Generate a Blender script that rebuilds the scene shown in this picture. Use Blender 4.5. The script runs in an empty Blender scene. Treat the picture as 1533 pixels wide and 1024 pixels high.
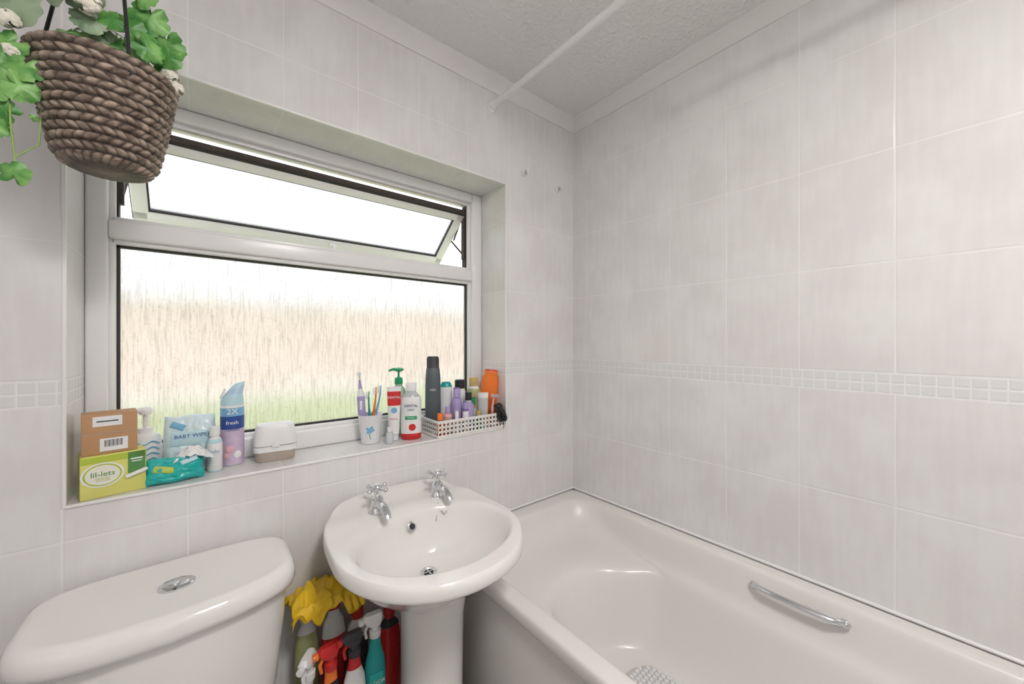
import bpy, bmesh, math, random
from mathutils import Vector, Matrix, Euler, noise
random.seed(7)
S=bpy.context.scene
pi=math.pi
WX=1.364; WY=1.208; LX=-0.64; BY=-0.56; CZ=2.27

# ---------------------------------------------------------------- materials
def newmat(name):
    m=bpy.data.materials.new(name); m.use_nodes=True
    nt=m.node_tree; bs=nt.nodes['Principled BSDF']
    return m,nt,bs
def L(nt,a,b): nt.links.new(a,b)
def mat(name,col,rough=0.4,metal=0.0,var=0.06,scale=30,bump=0.0,trans=0.0,coat=0.0,sss=0.0,spec=0.5,ior=1.45,emit=0):
    m,nt,bs=newmat(name)
    n=nt.nodes.new('ShaderNodeTexNoise'); n.inputs['Scale'].default_value=scale; n.inputs['Detail'].default_value=3
    g=nt.nodes.new('ShaderNodeNewGeometry'); L(nt,g.outputs['Position'],n.inputs['Vector'])
    mx=nt.nodes.new('ShaderNodeMix'); mx.data_type='RGBA'
    c=Vector(col[:3])
    mx.inputs['A'].default_value=(*(c*(1-var)),1); mx.inputs['B'].default_value=(*[min(1,v) for v in c*(1+var)],1)
    L(nt,n.outputs['Fac'],mx.inputs['Factor']); L(nt,mx.outputs['Result'],bs.inputs['Base Color'])
    bs.inputs['Roughness'].default_value=rough; bs.inputs['Metallic'].default_value=metal
    bs.inputs['Transmission Weight'].default_value=trans; bs.inputs['Coat Weight'].default_value=coat
    bs.inputs['IOR'].default_value=ior
    if bump>0:
        b=nt.nodes.new('ShaderNodeBump'); b.inputs['Strength'].default_value=bump; b.inputs['Distance'].default_value=0.002
        L(nt,n.outputs['Fac'],b.inputs['Height']); L(nt,b.outputs['Normal'],bs.inputs['Normal'])
    return m

def tilemat(name,axis,origin,flat=False):
    m,nt,bs=newmat(name); N=nt.nodes
    g=N.new('ShaderNodeNewGeometry'); sp=N.new('ShaderNodeSeparateXYZ'); L(nt,g.outputs['Position'],sp.inputs[0])
    def M(op,a,b=None,c=None):
        n=N.new('ShaderNodeMath'); n.operation=op
        for i,v in enumerate((a,b,c)):
            if v is None: continue
            if isinstance(v,(int,float)): n.inputs[i].default_value=v
            else: L(nt,v,n.inputs[i])
        return n.outputs[0]
    def lined(x,period):
        f=M('FRACT',M('DIVIDE',x,period)); return M('MULTIPLY',M('MINIMUM',f,M('SUBTRACT',1.0,f)),period)
    h=sp.outputs[0 if axis=='x' else 1]; z=sp.outputs[2]
    dh=lined(M('SUBTRACT',h,origin-10),0.2)
    s=M('MAXIMUM',M('SUBTRACT',1.108,z),M('SUBTRACT',z,1.160))
    dv=lined(s,0.287)
    big=M('MINIMUM',dh,dv)
    hm=M('ADD',M('ADD',sp.outputs[0],sp.outputs[1]),10.0)
    dm=M('MINIMUM',lined(hm,0.0262),M('SUBTRACT',lined(M('SUBTRACT',z,1.108-0.52),0.026),0.0))
    inm=M('LESS_THAN',s,0.0)
    d=M('ADD',M('MULTIPLY',big,M('SUBTRACT',1.0,inm)),M('MULTIPLY',dm,inm))
    mr=N.new('ShaderNodeMapRange'); mr.interpolation_type='SMOOTHSTEP'
    mr.inputs['From Min'].default_value=0.0008; mr.inputs['From Max'].default_value=0.0045
    L(nt,d,mr.inputs['Value'])
    gm=N.new('ShaderNodeMapRange'); gm.inputs['From Min'].default_value=0.0010; gm.inputs['From Max'].default_value=0.0020
    L(nt,d,gm.inputs['Value'])
    def nz(sc,mapping,det=4):
        mp=N.new('ShaderNodeMapping'); mp.inputs['Scale'].default_value=mapping; L(nt,g.outputs['Position'],mp.inputs['Vector'])
        n=N.new('ShaderNodeTexNoise'); n.inputs['Scale'].default_value=sc; n.inputs['Detail'].default_value=det
        L(nt,mp.outputs[0],n.inputs['Vector']); return n.outputs['Fac']
    a=nz(7,(1,1,1),3); b=nz(16,(3.2,3.2,0.45),3)
    f=M('ADD',M('MULTIPLY',a,0.68),M('MULTIPLY',b,0.32))
    r=N.new('ShaderNodeValToRGB'); L(nt,f,r.inputs[0])
    r.color_ramp.elements[0].position=0.40; r.color_ramp.elements[0].color=(.735,.722,.720,1)
    r.color_ramp.elements[1].position=0.60; r.color_ramp.elements[1].color=(.795,.788,.785,1)
    mm=N.new('ShaderNodeMix'); mm.data_type='RGBA'; L(nt,inm,mm.inputs['Factor']); L(nt,r.outputs[0],mm.inputs['A'])
    mm.inputs['B'].default_value=(.735,.742,.742,1)
    mx=N.new('ShaderNodeMix'); mx.data_type='RGBA'; L(nt,gm.outputs[0],mx.inputs['Factor'])
    mx.inputs['A'].default_value=(.84,.835,.83,1); L(nt,mm.outputs['Result'],mx.inputs['B'])
    L(nt,mx.outputs['Result'],bs.inputs['Base Color'])
    bs.inputs['Roughness'].default_value=0.15
    hh=M('ADD',M('MULTIPLY',mr.outputs[0],1.0),M('ADD',M('MULTIPLY',a,0.35),M('MULTIPLY',b,0.12)))
    bp=N.new('ShaderNodeBump'); bp.inputs['Strength'].default_value=0.38; bp.inputs['Distance'].default_value=0.0014
    L(nt,hh,bp.inputs['Height']); L(nt,bp.outputs[0],bs.inputs['Normal'])
    return m

def glassmat(name,rough=0.3,ftr=0.3,ftl=0.25,dark=.72,drop=.85,top=.70):
    m=bpy.data.materials.new(name); m.use_nodes=True; nt=m.node_tree; N=nt.nodes; N.clear()
    g=N.new('ShaderNodeNewGeometry')
    mp=N.new('ShaderNodeMapping'); mp.inputs['Scale'].default_value=(1,1,.07); L(nt,g.outputs['Position'],mp.inputs['Vector'])
    n=N.new('ShaderNodeTexNoise'); n.inputs['Scale'].default_value=200; n.inputs['Detail'].default_value=4; n.inputs['Roughness'].default_value=.7
    L(nt,mp.outputs[0],n.inputs['Vector'])
    n2=N.new('ShaderNodeTexNoise'); n2.inputs['Scale'].default_value=150; n2.inputs['Detail'].default_value=2; L(nt,g.outputs['Position'],n2.inputs['Vector'])
    r=N.new('ShaderNodeValToRGB'); L(nt,n.outputs['Fac'],r.inputs[0])
    r.color_ramp.elements[0].position=.34; r.color_ramp.elements[0].color=(dark*top,dark*top,dark*top*.98,1)
    r.color_ramp.elements[1].position=.54; r.color_ramp.elements[1].color=(top,top,top,1)
    r2=N.new('ShaderNodeValToRGB'); L(nt,n2.outputs['Fac'],r2.inputs[0])
    r2.color_ramp.elements[0].position=.30; r2.color_ramp.elements[0].color=(drop,drop,drop,1)
    r2.color_ramp.elements[1].position=.42; r2.color_ramp.elements[1].color=(1,1,1,1)
    mu=N.new('ShaderNodeMix'); mu.data_type='RGBA'; mu.blend_type='MULTIPLY'; mu.inputs['Factor'].default_value=1
    L(nt,r.outputs[0],mu.inputs['A']); L(nt,r2.outputs[0],mu.inputs['B'])
    bp=N.new('ShaderNodeBump'); bp.inputs['Strength'].default_value=.3; bp.inputs['Distance'].default_value=.003; L(nt,n.outputs['Fac'],bp.inputs['Height'])
    rf=N.new('ShaderNodeBsdfRefraction'); rf.inputs['IOR'].default_value=1.18; rf.inputs['Roughness'].default_value=rough
    L(nt,mu.outputs['Result'],rf.inputs['Color']); L(nt,bp.outputs[0],rf.inputs['Normal'])
    tr=N.new('ShaderNodeBsdfTransparent'); L(nt,mu.outputs['Result'],tr.inputs['Color'])
    tl=N.new('ShaderNodeBsdfTranslucent'); L(nt,mu.outputs['Result'],tl.inputs['Color'])
    a=N.new('ShaderNodeMixShader'); a.inputs[0].default_value=ftr; L(nt,rf.outputs[0],a.inputs[1]); L(nt,tr.outputs[0],a.inputs[2])
    b=N.new('ShaderNodeMixShader'); b.inputs[0].default_value=ftl; L(nt,a.outputs[0],b.inputs[1]); L(nt,tl.outputs[0],b.inputs[2])
    o=N.new('ShaderNodeOutputMaterial'); L(nt,b.outputs[0],o.inputs[0])
    return m

M_tx=tilemat('tile_window_wall','x',-0.223)
M_ty=tilemat('tile_side_wall','y',0.129)
M_cer=mat('ceramic_white',(.82,.805,.785),.10,coat=.3,var=.015,scale=3)
M_acr=mat('acrylic_white',(.79,.770,.748),.26,coat=.1,var=.02,scale=4)
M_pvc=mat('upvc_white',(.84,.835,.835),.25,var=.03,scale=8)
M_rev=mat('grout_trim_white',(.84,.835,.83),.25,var=.02)
M_gask=mat('gasket_black',(.035,.032,.03),.6,var=.4,scale=90)
M_dirty=mat('dirty_seal_brown',(.065,.05,.042),.6,var=.6,scale=60,bump=.4)
M_chr=mat('chrome',(.72,.73,.75),.09,1.0,var=.02)
M_dk=mat('dark_hole',(.03,.03,.03),.5,var=.2)
M_w=mat('white_plastic',(.82,.82,.82),.3,var=.03)
M_coil=mat('coving_paint',(.77,.76,.755),.6,var=.02)
M_black=mat('black_plastic',(.02,.02,.022),.3,var=.2)
M_paint=mat('door_paint_white',(.78,.77,.76),.4,var=.02)

m,nt,bs=newmat('artex_ceiling'); bs.inputs['Base Color'].default_value=(.80,.79,.785,1); bs.inputs['Roughness'].default_value=.7
g=nt.nodes.new('ShaderNodeNewGeometry'); n=nt.nodes.new('ShaderNodeTexNoise'); n.inputs['Scale'].default_value=110; n.inputs['Detail'].default_value=3
v=nt.nodes.new('ShaderNodeTexVoronoi'); v.inputs['Scale'].default_value=70
L(nt,g.outputs['Position'],n.inputs['Vector']); L(nt,g.outputs['Position'],v.inputs['Vector'])
ad=nt.nodes.new('ShaderNodeMath'); ad.operation='ADD'; L(nt,n.outputs['Fac'],ad.inputs[0]); L(nt,v.outputs['Distance'],ad.inputs[1])
b=nt.nodes.new('ShaderNodeBump'); b.inputs['Strength'].default_value=.7; b.inputs['Distance'].default_value=.004
L(nt,ad.outputs[0],b.inputs['Height']); L(nt,b.outputs[0],bs.inputs['Normal']); M_ceil=m

# ---------------------------------------------------------------- builder
def TRS(loc=(0,0,0),rot=(0,0,0),sc=(1,1,1)):
    return Matrix.Translation(loc)@Euler(rot).to_matrix().to_4x4()@Matrix.Diagonal((*sc,1))
class B:
    def __init__(s): s.bm=bmesh.new(); s.mats=[]; s.T=Matrix.Identity(4)
    def mi(s,m):
        if m not in s.mats: s.mats.append(m)
        return s.mats.index(m)
    def _add(s,tb,M):
        tb.transform(s.T@M); me=bpy.data.meshes.new('tmp'); tb.to_mesh(me); s.bm.from_mesh(me); bpy.data.meshes.remove(me); tb.free()
    def box(s,c,size,m,rot=(0,0,0),bev=0,seg=2):
        t=bmesh.new(); bmesh.ops.create_cube(t,size=1); t.transform(Matrix.Diagonal((*size,1)))
        if bev>0: bmesh.ops.bevel(t,geom=t.edges[:],offset=bev,segments=seg,affect='EDGES',profile=.5)
        i=s.mi(m)
        for f in t.faces: f.material_index=i
        s._add(t,TRS(c,rot)); return s
    def bb(s,a,b,m,bev=0,seg=2):
        return s.box([(a[i]+b[i])/2 for i in range(3)],[abs(b[i]-a[i]) for i in range(3)],m,bev=bev,seg=seg)
    def loops(s,lps,m,cap0=True,cap1=True,M=Matrix.Identity(4),closed=True):
        t=bmesh.new(); V=[[t.verts.new(p) for p in lp] for lp in lps]; n=len(lps[0])
        for k in range(len(lps)-1):
            mm=m[min(k,len(m)-1)] if isinstance(m,list) else m; i=s.mi(mm)
            for j in range(n if closed else n-1):
                f=t.faces.new((V[k][j],V[k][(j+1)%n],V[k+1][(j+1)%n],V[k+1][j])); f.material_index=i
        if cap0: f=t.faces.new(V[0][::-1]); f.material_index=s.mi(m[0] if isinstance(m,list) else m)
        if cap1: f=t.faces.new(V[-1]); f.material_index=s.mi(m[-1] if isinstance(m,list) else m)
        bmesh.ops.recalc_face_normals(t,faces=t.faces[:])
        s._add(t,M); return s
    def lathe(s,prof,m,loc=(0,0,0),rot=(0,0,0),sc=(1,1,1),seg=32):
        lps=[[(max(r,1e-5)*math.cos(2*pi*j/seg),max(r,1e-5)*math.sin(2*pi*j/seg),z) for j in range(seg)] for r,z in prof]
        return s.loops(lps,m,M=TRS(loc,rot,sc))
    def tube(s,pts,r,m,seg=10):
        pts=[Vector(p) for p in pts]; rs=r if isinstance(r,(list,tuple)) else [r]*len(pts); lps=[]
        prev=None
        for i,p in enumerate(pts):
            d=(pts[min(i+1,len(pts)-1)]-pts[max(i-1,0)]).normalized()
            if prev is None: a=d.orthogonal().normalized()
            else: a=(prev-d*prev.dot(d)).normalized()
            prev=a; b2=d.cross(a)
            lps.append([tuple(p+rs[i]*(a*math.cos(2*pi*j/seg)+b2*math.sin(2*pi*j/seg))) for j in range(seg)])
        return s.loops(lps,m)
    def ball(s,c,r,m,sc=(1,1,1),rot=(0,0,0),u=20,v=12):
        t=bmesh.new(); bmesh.ops.create_uvsphere(t,u_segments=u,v_segments=v,radius=r); i=s.mi(m)
        for f in t.faces: f.material_index=i
        s._add(t,TRS(c,rot,sc)); return s
    def text(s,txt,size,loc,rz,m):
        cu=bpy.data.curves.new('t','FONT'); cu.body=txt; cu.size=size; cu.align_x='CENTER'; cu.align_y='CENTER'; cu.extrude=.0002; cu.resolution_u=2
        o=bpy.data.objects.new('t',cu); S.collection.objects.link(o); bpy.context.view_layer.update()
        me=bpy.data.meshes.new_from_object(o.evaluated_get(bpy.context.evaluated_depsgraph_get()))
        t=bmesh.new(); t.from_mesh(me); i=s.mi(m)
        for f in t.faces: f.material_index=i
        s._add(t,TRS(loc,(pi/2,0,rz)))
        bpy.data.objects.remove(o); bpy.data.meshes.remove(me); return s
    def raw(s,verts,faces,m,M=Matrix.Identity(4)):
        t=bmesh.new(); V=[t.verts.new(v) for v in verts]; i=s.mi(m)
        for f in faces:
            ff=t.faces.new([V[k] for k in f]); ff.material_index=i
        s._add(t,M); return s
    def done(s,name,parent=None,smooth=True,ang=35,sub=0):
        me=bpy.data.meshes.new(name)
        s.bm.to_mesh(me); s.bm.free()
        for m in s.mats: me.materials.append(m)
        if smooth:
            me.polygons.foreach_set('use_smooth',[True]*len(me.polygons)); me.set_sharp_from_angle(angle=math.radians(ang))
        o=bpy.data.objects.new(name,me); S.collection.objects.link(o)
        if parent: o.parent=parent
        if sub:
            md=o.modifiers.new('sub','SUBSURF'); md.levels=sub; md.render_levels=sub
        return o
def empty(name,loc=(0,0,0)):
    o=bpy.data.objects.new(name,None); o.empty_display_size=.05; S.collection.objects.link(o); o.location=loc; return o
def sstep(a,b,x):
    t=max(0,min(1,(x-a)/(b-a))); return t*t*(3-2*t)

# ---------------------------------------------------------------- room shell
OX0,OX1,OZ0,OZ1=-.219,.9575,.895,1.88
WT=1.45
b=B()
b.bb((LX-.1,WY,-.1),(OX0,WT,CZ+.1),M_tx); b.bb((OX1,WY,-.1),(WX+.1,WT,CZ+.1),M_tx)
b.bb((OX0,WY,-.1),(OX1,WT,OZ0),M_tx); b.bb((OX0,WY,OZ1),(OX1,WT,CZ+.1),M_tx)
b.done('wall_window',smooth=False)
B().bb((WX,BY-.1,-.1),(WX+.1,WY,CZ+.1),M_ty).done('wall_right',smooth=False)
B().bb((LX-.1,BY-.1,-.1),(LX,WY,CZ+.1),M_ty).done('wall_left',smooth=False)
B().bb((LX,BY-.1,-.1),(WX,BY,CZ+.1),M_tx).done('wall_back',smooth=False)
M_fl=mat('vinyl_floor_grey',(.50,.48,.46),.35,var=.12,scale=12)
B().bb((LX,BY,-.1),(WX,WY,0),M_fl).done('floor',smooth=False)
B().bb((LX,BY,CZ),(WX,WY,CZ+.1),M_ceil).done('ceiling',smooth=False)
prof=[(0,-.046),(.004,-.046),(.005,-.041),(.010,-.030),(.019,-.019),(.031,-.010),(.041,-.006),(.044,-.004),(.044,0),(0,0)]
def cov(name,f,a,c):
    bb_=B(); bb_.loops([[f(d,z,a) for d,z in prof],[f(d,z,c) for d,z in prof]],M_coil); bb_.done(name,ang=25)
cov('trim_1',lambda d,z,t:(t,WY-d,CZ+z),LX,WX)
cov('trim_2',lambda d,z,t:(WX-d,t,CZ+z),BY,WY)
cov('trim_3',lambda d,z,t:(LX+d,t,CZ+z),BY,WY)
cov('trim_4',lambda d,z,t:(t,BY+d,CZ+z),LX,WX)
b=B(); e=.005
b.bb((OX0-e,WY-.003,OZ0-e),(OX0+e*.4,WY+.006,OZ1+e),M_rev,bev=.0025); b.bb((OX1-e*.4,WY-.003,OZ0-e),(OX1+e,WY+.006,OZ1+e),M_rev,bev=.0025)
b.bb((OX0,WY-.003,OZ1-e*.4),(OX1,WY+.006,OZ1+e),M_rev,bev=.0025); b.bb((OX0,WY-.004,OZ0-e),(OX1,WY+.008,OZ0+.002),M_rev,bev=.0025)
b.done('trim_5')
b=B(); b.tube([(.70,WY-.002,.553),(WX-.004,WY-.002,.553)],.005,M_rev); b.tube([(WX-.002,WY-.004,.553),(WX-.002,-.50,.553)],.005,M_rev); b.done('trim_6')
D=empty('door_1',(0,0,0))
B().bb((-.45,BY,0),(.31,BY+.035,2.0),M_paint,bev=.003).done('leaf',D)
b=B(); b.bb((-.51,BY,0),(-.452,BY+.05,2.06),M_paint,bev=.004); b.bb((.312,BY,0),(.37,BY+.05,2.06),M_paint,bev=.004); b.bb((-.51,BY,2.002),(.37,BY+.05,2.06),M_paint,bev=.004); b.done('frame',D)
b=B(); b.lathe([(.025,0),(.025,.008),(.01,.01),(.01,.04)],M_chr,(.25,BY+.035,1.0),(-pi/2,0,0)); b.tube([(.25,BY+.075,1.0),(.14,BY+.075,1.0)],.009,M_chr); b.done('handle',D)

# ---------------------------------------------------------------- window
W=empty('window_1')
M_gl=glassmat('obscure_glass',.40,.05,.24,.76,.88,.70); M_gl2=glassmat('obscure_glass_sash',.22,.16,.2,.86,.93,.62)
GX0,GX1=-.167,.896; Y0,Y1=1.376,1.435
b=B()
for a,c in (((OX0,Y0,OZ0),(GX0-.012,Y1,OZ1)),((GX1+.012,Y0,OZ0),(OX1,Y1,OZ1)),((GX0-.012,Y0,1.842),(GX1+.012,Y1,OZ1)),((GX0-.012,Y0,OZ0),(GX1+.012,Y1,.954)),((GX0-.012,Y0,1.502),(GX1+.012,Y1,1.550))):
    b.bb(a,c,M_pvc,bev=.006,seg=3)
for a,c in (((GX0-.014,Y0+.014,.95),(GX0,Y1,1.51)),((GX1,Y0+.014,.95),(GX1+.014,Y1,1.51)),((GX0-.01,Y0+.014,1.49),(GX1+.01,Y1,1.506)),((GX0-.01,Y0+.014,.95),(GX1+.01,Y1,.966)),
            ((GX0-.014,Y0+.02,1.545),(GX0,Y1,1.845)),((GX1,Y0+.02,1.545),(GX1+.014,Y1,1.845)),((GX0-.01,Y0+.02,1.83),(GX1+.01,Y1,1.845)),((GX0-.01,Y0+.02,1.545),(GX1+.01,Y1,1.562))):
    b.bb(a,c,M_pvc,bev=.004)
b.done('frame',W)
b=B(); gy=1.409
for a,c in (((GX0-.001,gy-.006,.966),(GX0+.006,gy+.01,1.49)),((GX1-.006,gy-.006,.966),(GX1+.001,gy+.01,1.49)),((GX0,gy-.006,1.484),(GX1,gy+.01,1.491)),((GX0,gy-.006,.965),(GX1,gy+.01,.972)),
            ((GX0-.001,Y0+.03,1.562),(GX0+.004,Y1,1.83)),((GX1-.004,Y0+.03,1.562),(GX1+.001,Y1,1.83))):
    b.bb(a,c,M_gask)
b.done('gasket',W)
B().raw([(GX0,gy,.966),(GX1,gy,.966),(GX1,gy,1.49),(GX0,gy,1.49)],[(0,1,2,3)],M_gl).done('pane_lower',W,smooth=False)
SA=empty('sash',(0,1.402,1.787)); SA.parent=W; SA.rotation_euler=(math.radians(52),0,0)
x0,x1=-.158,.887; H=.285; rw=.036; th=.034
b=B()
b.bb((x0,0,-rw),(x1,th,0),M_pvc,bev=.004); b.bb((x0,0,-H),(x1,th,-H+rw),M_pvc,bev=.004)
b.bb((x0,0,-H),(x0+rw,th,0),M_pvc,bev=.004); b.bb((x1-rw,0,-H),(x1,th,0),M_pvc,bev=.004)
b.done('sash_frame',SA)
b=B(); b.bb((x0,.001,-.001),(x1,th+.002,.004),M_dirty); b.bb((x0,-.001,-.004),(x1,.004,.004),M_gask)
b.bb((x0-.002,.006,-H),(x0,th-.002,0),M_dirty); b.bb((x1,.006,-H),(x1+.002,th-.002,0),M_dirty)
g0,g1=x0+rw,x1-rw
b.bb((g0,.006,-rw-.004),(g1,.016,-rw),M_gask); b.bb((g0,.006,-H+rw),(g1,.016,-H+rw+.005),M_gask); b.bb((g0,.006,-H+rw),(g0+.004,.016,-rw),M_gask); b.bb((g1-.004,.006,-H+rw),(g1,.016,-rw),M_gask)
b.done('sash_seal',SA)
B().raw([(g0,.012,-H+rw),(g1,.012,-H+rw),(g1,.012,-rw),(g0,.012,-rw)],[(0,1,2,3)],M_gl2).done('pane_sash',SA,smooth=False)
b=B(); b.box((.405,-.008,-H+.018),(.026,.016,.026),M_pvc,bev=.003); b.tube([(.405,-.012,-H+.03),(.407,-.026,-H+.02),(.402,-.040,-H-.012),(.398,-.045,-H-.03)],[.007,.007,.006,.005],M_pvc); b.done('sash_handle',SA)
b=B()
for sx in (GX0+.008,GX1-.008):
    b.tube([(sx,1.42,1.80),(sx,1.50,1.70)],.004,M_dirty); b.tube([(sx,1.42,1.62),(sx,1.52,1.70)],.004,M_dirty); b.bb((sx-.004,1.412,1.60),(sx+.004,1.43,1.82),M_dirty)
b.done('friction_stays',W)

# ---------------------------------------------------------------- outside
def simple2(name,c1,c2,scale,rough=.9):
    m,nt,bs=newmat(name); n=nt.nodes.new('ShaderNodeTexNoise'); n.inputs['Scale'].default_value=scale; n.inputs['Detail'].default_value=5
    g=nt.nodes.new('ShaderNodeNewGeometry'); L(nt,g.outputs['Position'],n.inputs['Vector'])
    r=nt.nodes.new('ShaderNodeValToRGB'); r.color_ramp.elements[0].position=.4; r.color_ramp.elements[1].position=.6
    r.color_ramp.elements[0].color=(*c1,1); r.color_ramp.elements[1].color=(*c2,1)
    L(nt,n.outputs['Fac'],r.inputs[0]); L(nt,r.outputs[0],bs.inputs['Base Color']); bs.inputs['Roughness'].default_value=rough; return m
M_lawn=simple2('lawn_grass',(.30,.35,.16),(.38,.42,.22),1.2)
M_pat=simple2('patio_paving',(.58,.56,.53),(.66,.64,.61),1)
M_brk=simple2('garden_brick',(.62,.52,.45),(.70,.60,.53),.8)
B().bb((-30,1.6,-.2),(40,12.0,-.05),M_lawn).done('garden_lawn',smooth=False)
B().bb((-30,12.0,-.2),(40,15,-.05),M_pat).done('garden_patio',smooth=False)
b=B(); b.bb((-25,15,-.05),(40,15.25,2.3),M_brk); b.bb((-25,14.95,2.3),(40,15.3,2.4),M_pat)
for i in range(-8,14): b.bb((i*3,14.9,-.05),(i*3+.35,15.3,2.5),M_brk)
b.done('garden_wall',smooth=False)

# ---------------------------------------------------------------- shower rail
b=B(); b.tube([(.884,WY-.002,2.165),(.884,BY+.002,2.165)],.0115,M_w,16)
for yy,r in ((WY,pi/2),(BY,-pi/2)): b.lathe([(.022,0),(.022,.004),(.017,.008),(.0155,.03),(.0125,.034)],M_w,(.884,yy,2.165),(r,0,0))
b.done('shower_curtain_rail')
for xx,zz in ((1.051,1.949),(1.252,1.932)):
    b=B(); b.lathe([(.013,0),(.013,.006),(.007,.008),(.004,.009),(.004,.018),(.008,.019),(.008,.022)],[M_w,M_w,M_w,M_chr],(xx,WY,zz),(pi/2,0,0),seg=20); b.tube([(xx,WY-.018,zz),(xx,WY-.03,zz-.004),(xx,WY-.033,zz+.008)],.0025,M_chr); b.done('wall_hook')

# ---------------------------------------------------------------- bath
def rr(cx,cy,hx,hy,r,z,ne=12,nc=8,f=None):
    pts=[]; r=min(r,hx-.001,hy-.001)
    cs=[(cx+hx-r,cy+hy-r,0),(cx-hx+r,cy+hy-r,pi/2),(cx-hx+r,cy-hy+r,pi),(cx+hx-r,cy-hy+r,3*pi/2)]
    for k in range(4):
        x,y,a=cs[k]
        arc=[(x+r*math.cos(a+pi/2*i/nc),y+r*math.sin(a+pi/2*i/nc)) for i in range(nc+1)]
        pts+=arc
        nx,ny,na=cs[(k+1)%4]; st=arc[-1]; en=(nx+r*math.cos(na),ny+r*math.sin(na))
        for i in range(1,ne): pts.append((st[0]+(en[0]-st[0])*i/ne,st[1]+(en[1]-st[1])*i/ne))
    return [(*(f(px,py,z) if f else (px,py,z)),) for px,py in pts]
BX0,BX1,BY0,BY1=.634,WX-.001,-.495,WY-.001
cx,cy=(BX0+BX1)/2,(BY0+BY1)/2; hx,hy=(BX1-BX0)/2,(BY1-BY0)/2; RZ=.55
def scoop(amt):
    def f(x,y,z):
        k=(sstep(.80,.71,y) if y>.1 else sstep(-.35,-.2,y))
        return (cx+(x-cx)*(1+amt*k),y,z)
    return f
TB=empty('bathtub')
NE=48
def R(*a,**k): return rr(*a,ne=NE,nc=10,**k)
lp=[R(cx,cy,hx-.012,hy-.002,.03,RZ-.045),R(cx,cy,hx,hy,.035,RZ-.04),R(cx,cy,hx,hy,.035,RZ-.010),R(cx,cy,hx-.004,hy-.003,.035,RZ-.002),R(cx,cy,hx-.012,hy-.008,.035,RZ),
    R(cx,cy-.004,hx-.046,hy-.062,.10,RZ+.0),R(cx,cy-.004,hx-.054,hy-.070,.11,RZ-.004),R(cx,cy-.005,hx-.060,hy-.078,.12,RZ-.016),
    R(cx,cy-.008,hx-.068,hy-.092,.14,RZ-.060),R(cx,cy-.012,hx-.078,hy-.125,.17,RZ-.098),
    R(cx,cy-.014,hx-.092,hy-.16,.19,RZ-.112,f=scoop(.02)),R(cx,cy-.016,hx-.140,hy-.25,.21,RZ-.124,f=scoop(.20)),R(cx,cy-.018,hx-.156,hy-.275,.21,RZ-.132,f=scoop(.26)),
    R(cx,cy-.02,hx-.164,hy-.29,.20,RZ-.160,f=scoop(.27)),R(cx,cy-.025,hx-.170,hy-.31,.19,RZ-.21,f=scoop(.25)),
    R(cx,cy-.03,hx-.178,hy-.33,.18,RZ-.28,f=scoop(.18)),R(cx,cy-.03,hx-.190,hy-.35,.16,RZ-.335,f=scoop(.10)),R(cx,cy-.03,hx-.208,hy-.37,.14,RZ-.365,f=scoop(.03)),R(cx,cy-.03,hx-.25,hy-.41,.1,RZ-.375)]
b=B(); b.loops(lp,M_acr,cap0=False); b.done('tub_shell',TB,ang=75,sub=1)
b=B(); b.bb((BX0+.014,BY0,0),(BX0+.024,BY1,RZ-.04),M_acr,bev=.002); b.bb((BX0+.024,BY0,0),(BX1,BY0+.01,RZ-.04),M_acr); b.done('bath_panel',TB)
hp=[(1.302,.425,.508),(1.280,.418,.514),(1.268,.395,.516),(1.266,.32,.516),(1.268,.240,.516),(1.280,.217,.514),(1.302,.21,.508)]
b=B(); b.tube(hp,[.007,.008,.0085,.0085,.0085,.008,.007],M_chr,14); b.ball((1.289,.421,.511),.013,M_chr,(1,1,.8)); b.ball((1.289,.214,.511),.013,M_chr,(1,1,.8)); b.done('grab_handle',TB,ang=60)
M_mat=mat('bath_mat_pvc',(.56,.545,.535),.35,var=.05)
b=B(); zc=.1795; mx_,my_=1.045,.455; b.loops([rr(mx_,my_,.135,.255,.13,zc,6,8),rr(mx_,my_,.133,.253,.128,zc+.003,6,8)],M_mat)
for i in range(-9,10):
    for j in range(-16,17):
        x=i*.0155+(.0078 if j%2 else 0); y=j*.0155
        if (abs(x)/.127)**2.5+(abs(y)/.248)**3.2<1: b.lathe([(.0068,0),(.0062,.003),(.004,.0045),(.003,.003)],M_w,(mx_+x,my_+y,zc+.003),seg=10)
b.done('non_slip_mat',TB)

# ---------------------------------------------------------------- basin
BC=Vector((.475,.93))
def sg(v,p): return math.copysign(abs(v)**p,v)
NB=72
def outl(th,s=1.0,oy=1.0):
    c,sn=math.cos(th),math.sin(th)
    if sn<0: x=.243*sg(c,.97); y=.262*sg(sn,.97)
    else:
        y=.272*sg(sn,.42); x=.243*sg(c,.44)*(1-.15*(y/.272)**1.8)
        if abs(c)>.999: y=0
    px,py=BC.x+x,BC.y+y
    return (BC.x+(px-BC.x)*s, oy+(py-oy)*s)
ic=(.480,.893)
def innl(th,s=1.0,c2=None,k=0):
    c,sn=math.cos(th),math.sin(th)
    x=.202*c; y=.163*sn
    px,py=ic[0]+x*s,ic[1]+y*s
    if c2: px=px+(c2[0]-ic[0])*k; py=py+(c2[1]-ic[1])*k
    return (px,py)
def deck(x,y):
    z=.742+.008*sstep(1.03,1.09,y)
    z+=.028*sstep(1.145,1.178,y)*(1-.5*abs((x-BC.x)/.21)**2)
    return z
ths=[2*pi*j/NB for j in range(NB)]
lp=[]
lp.append([(.495+.085*math.cos(t),.97+.085*math.sin(t),.53) for t in ths])
lp.append([(.495+.11*math.cos(t),.965+.11*math.sin(t),.565) for t in ths])
lp.append([(*outl(t,.66,1.03),.615) for t in ths])
lp.append([(*outl(t,.82,1.10),.655) for t in ths])
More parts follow.
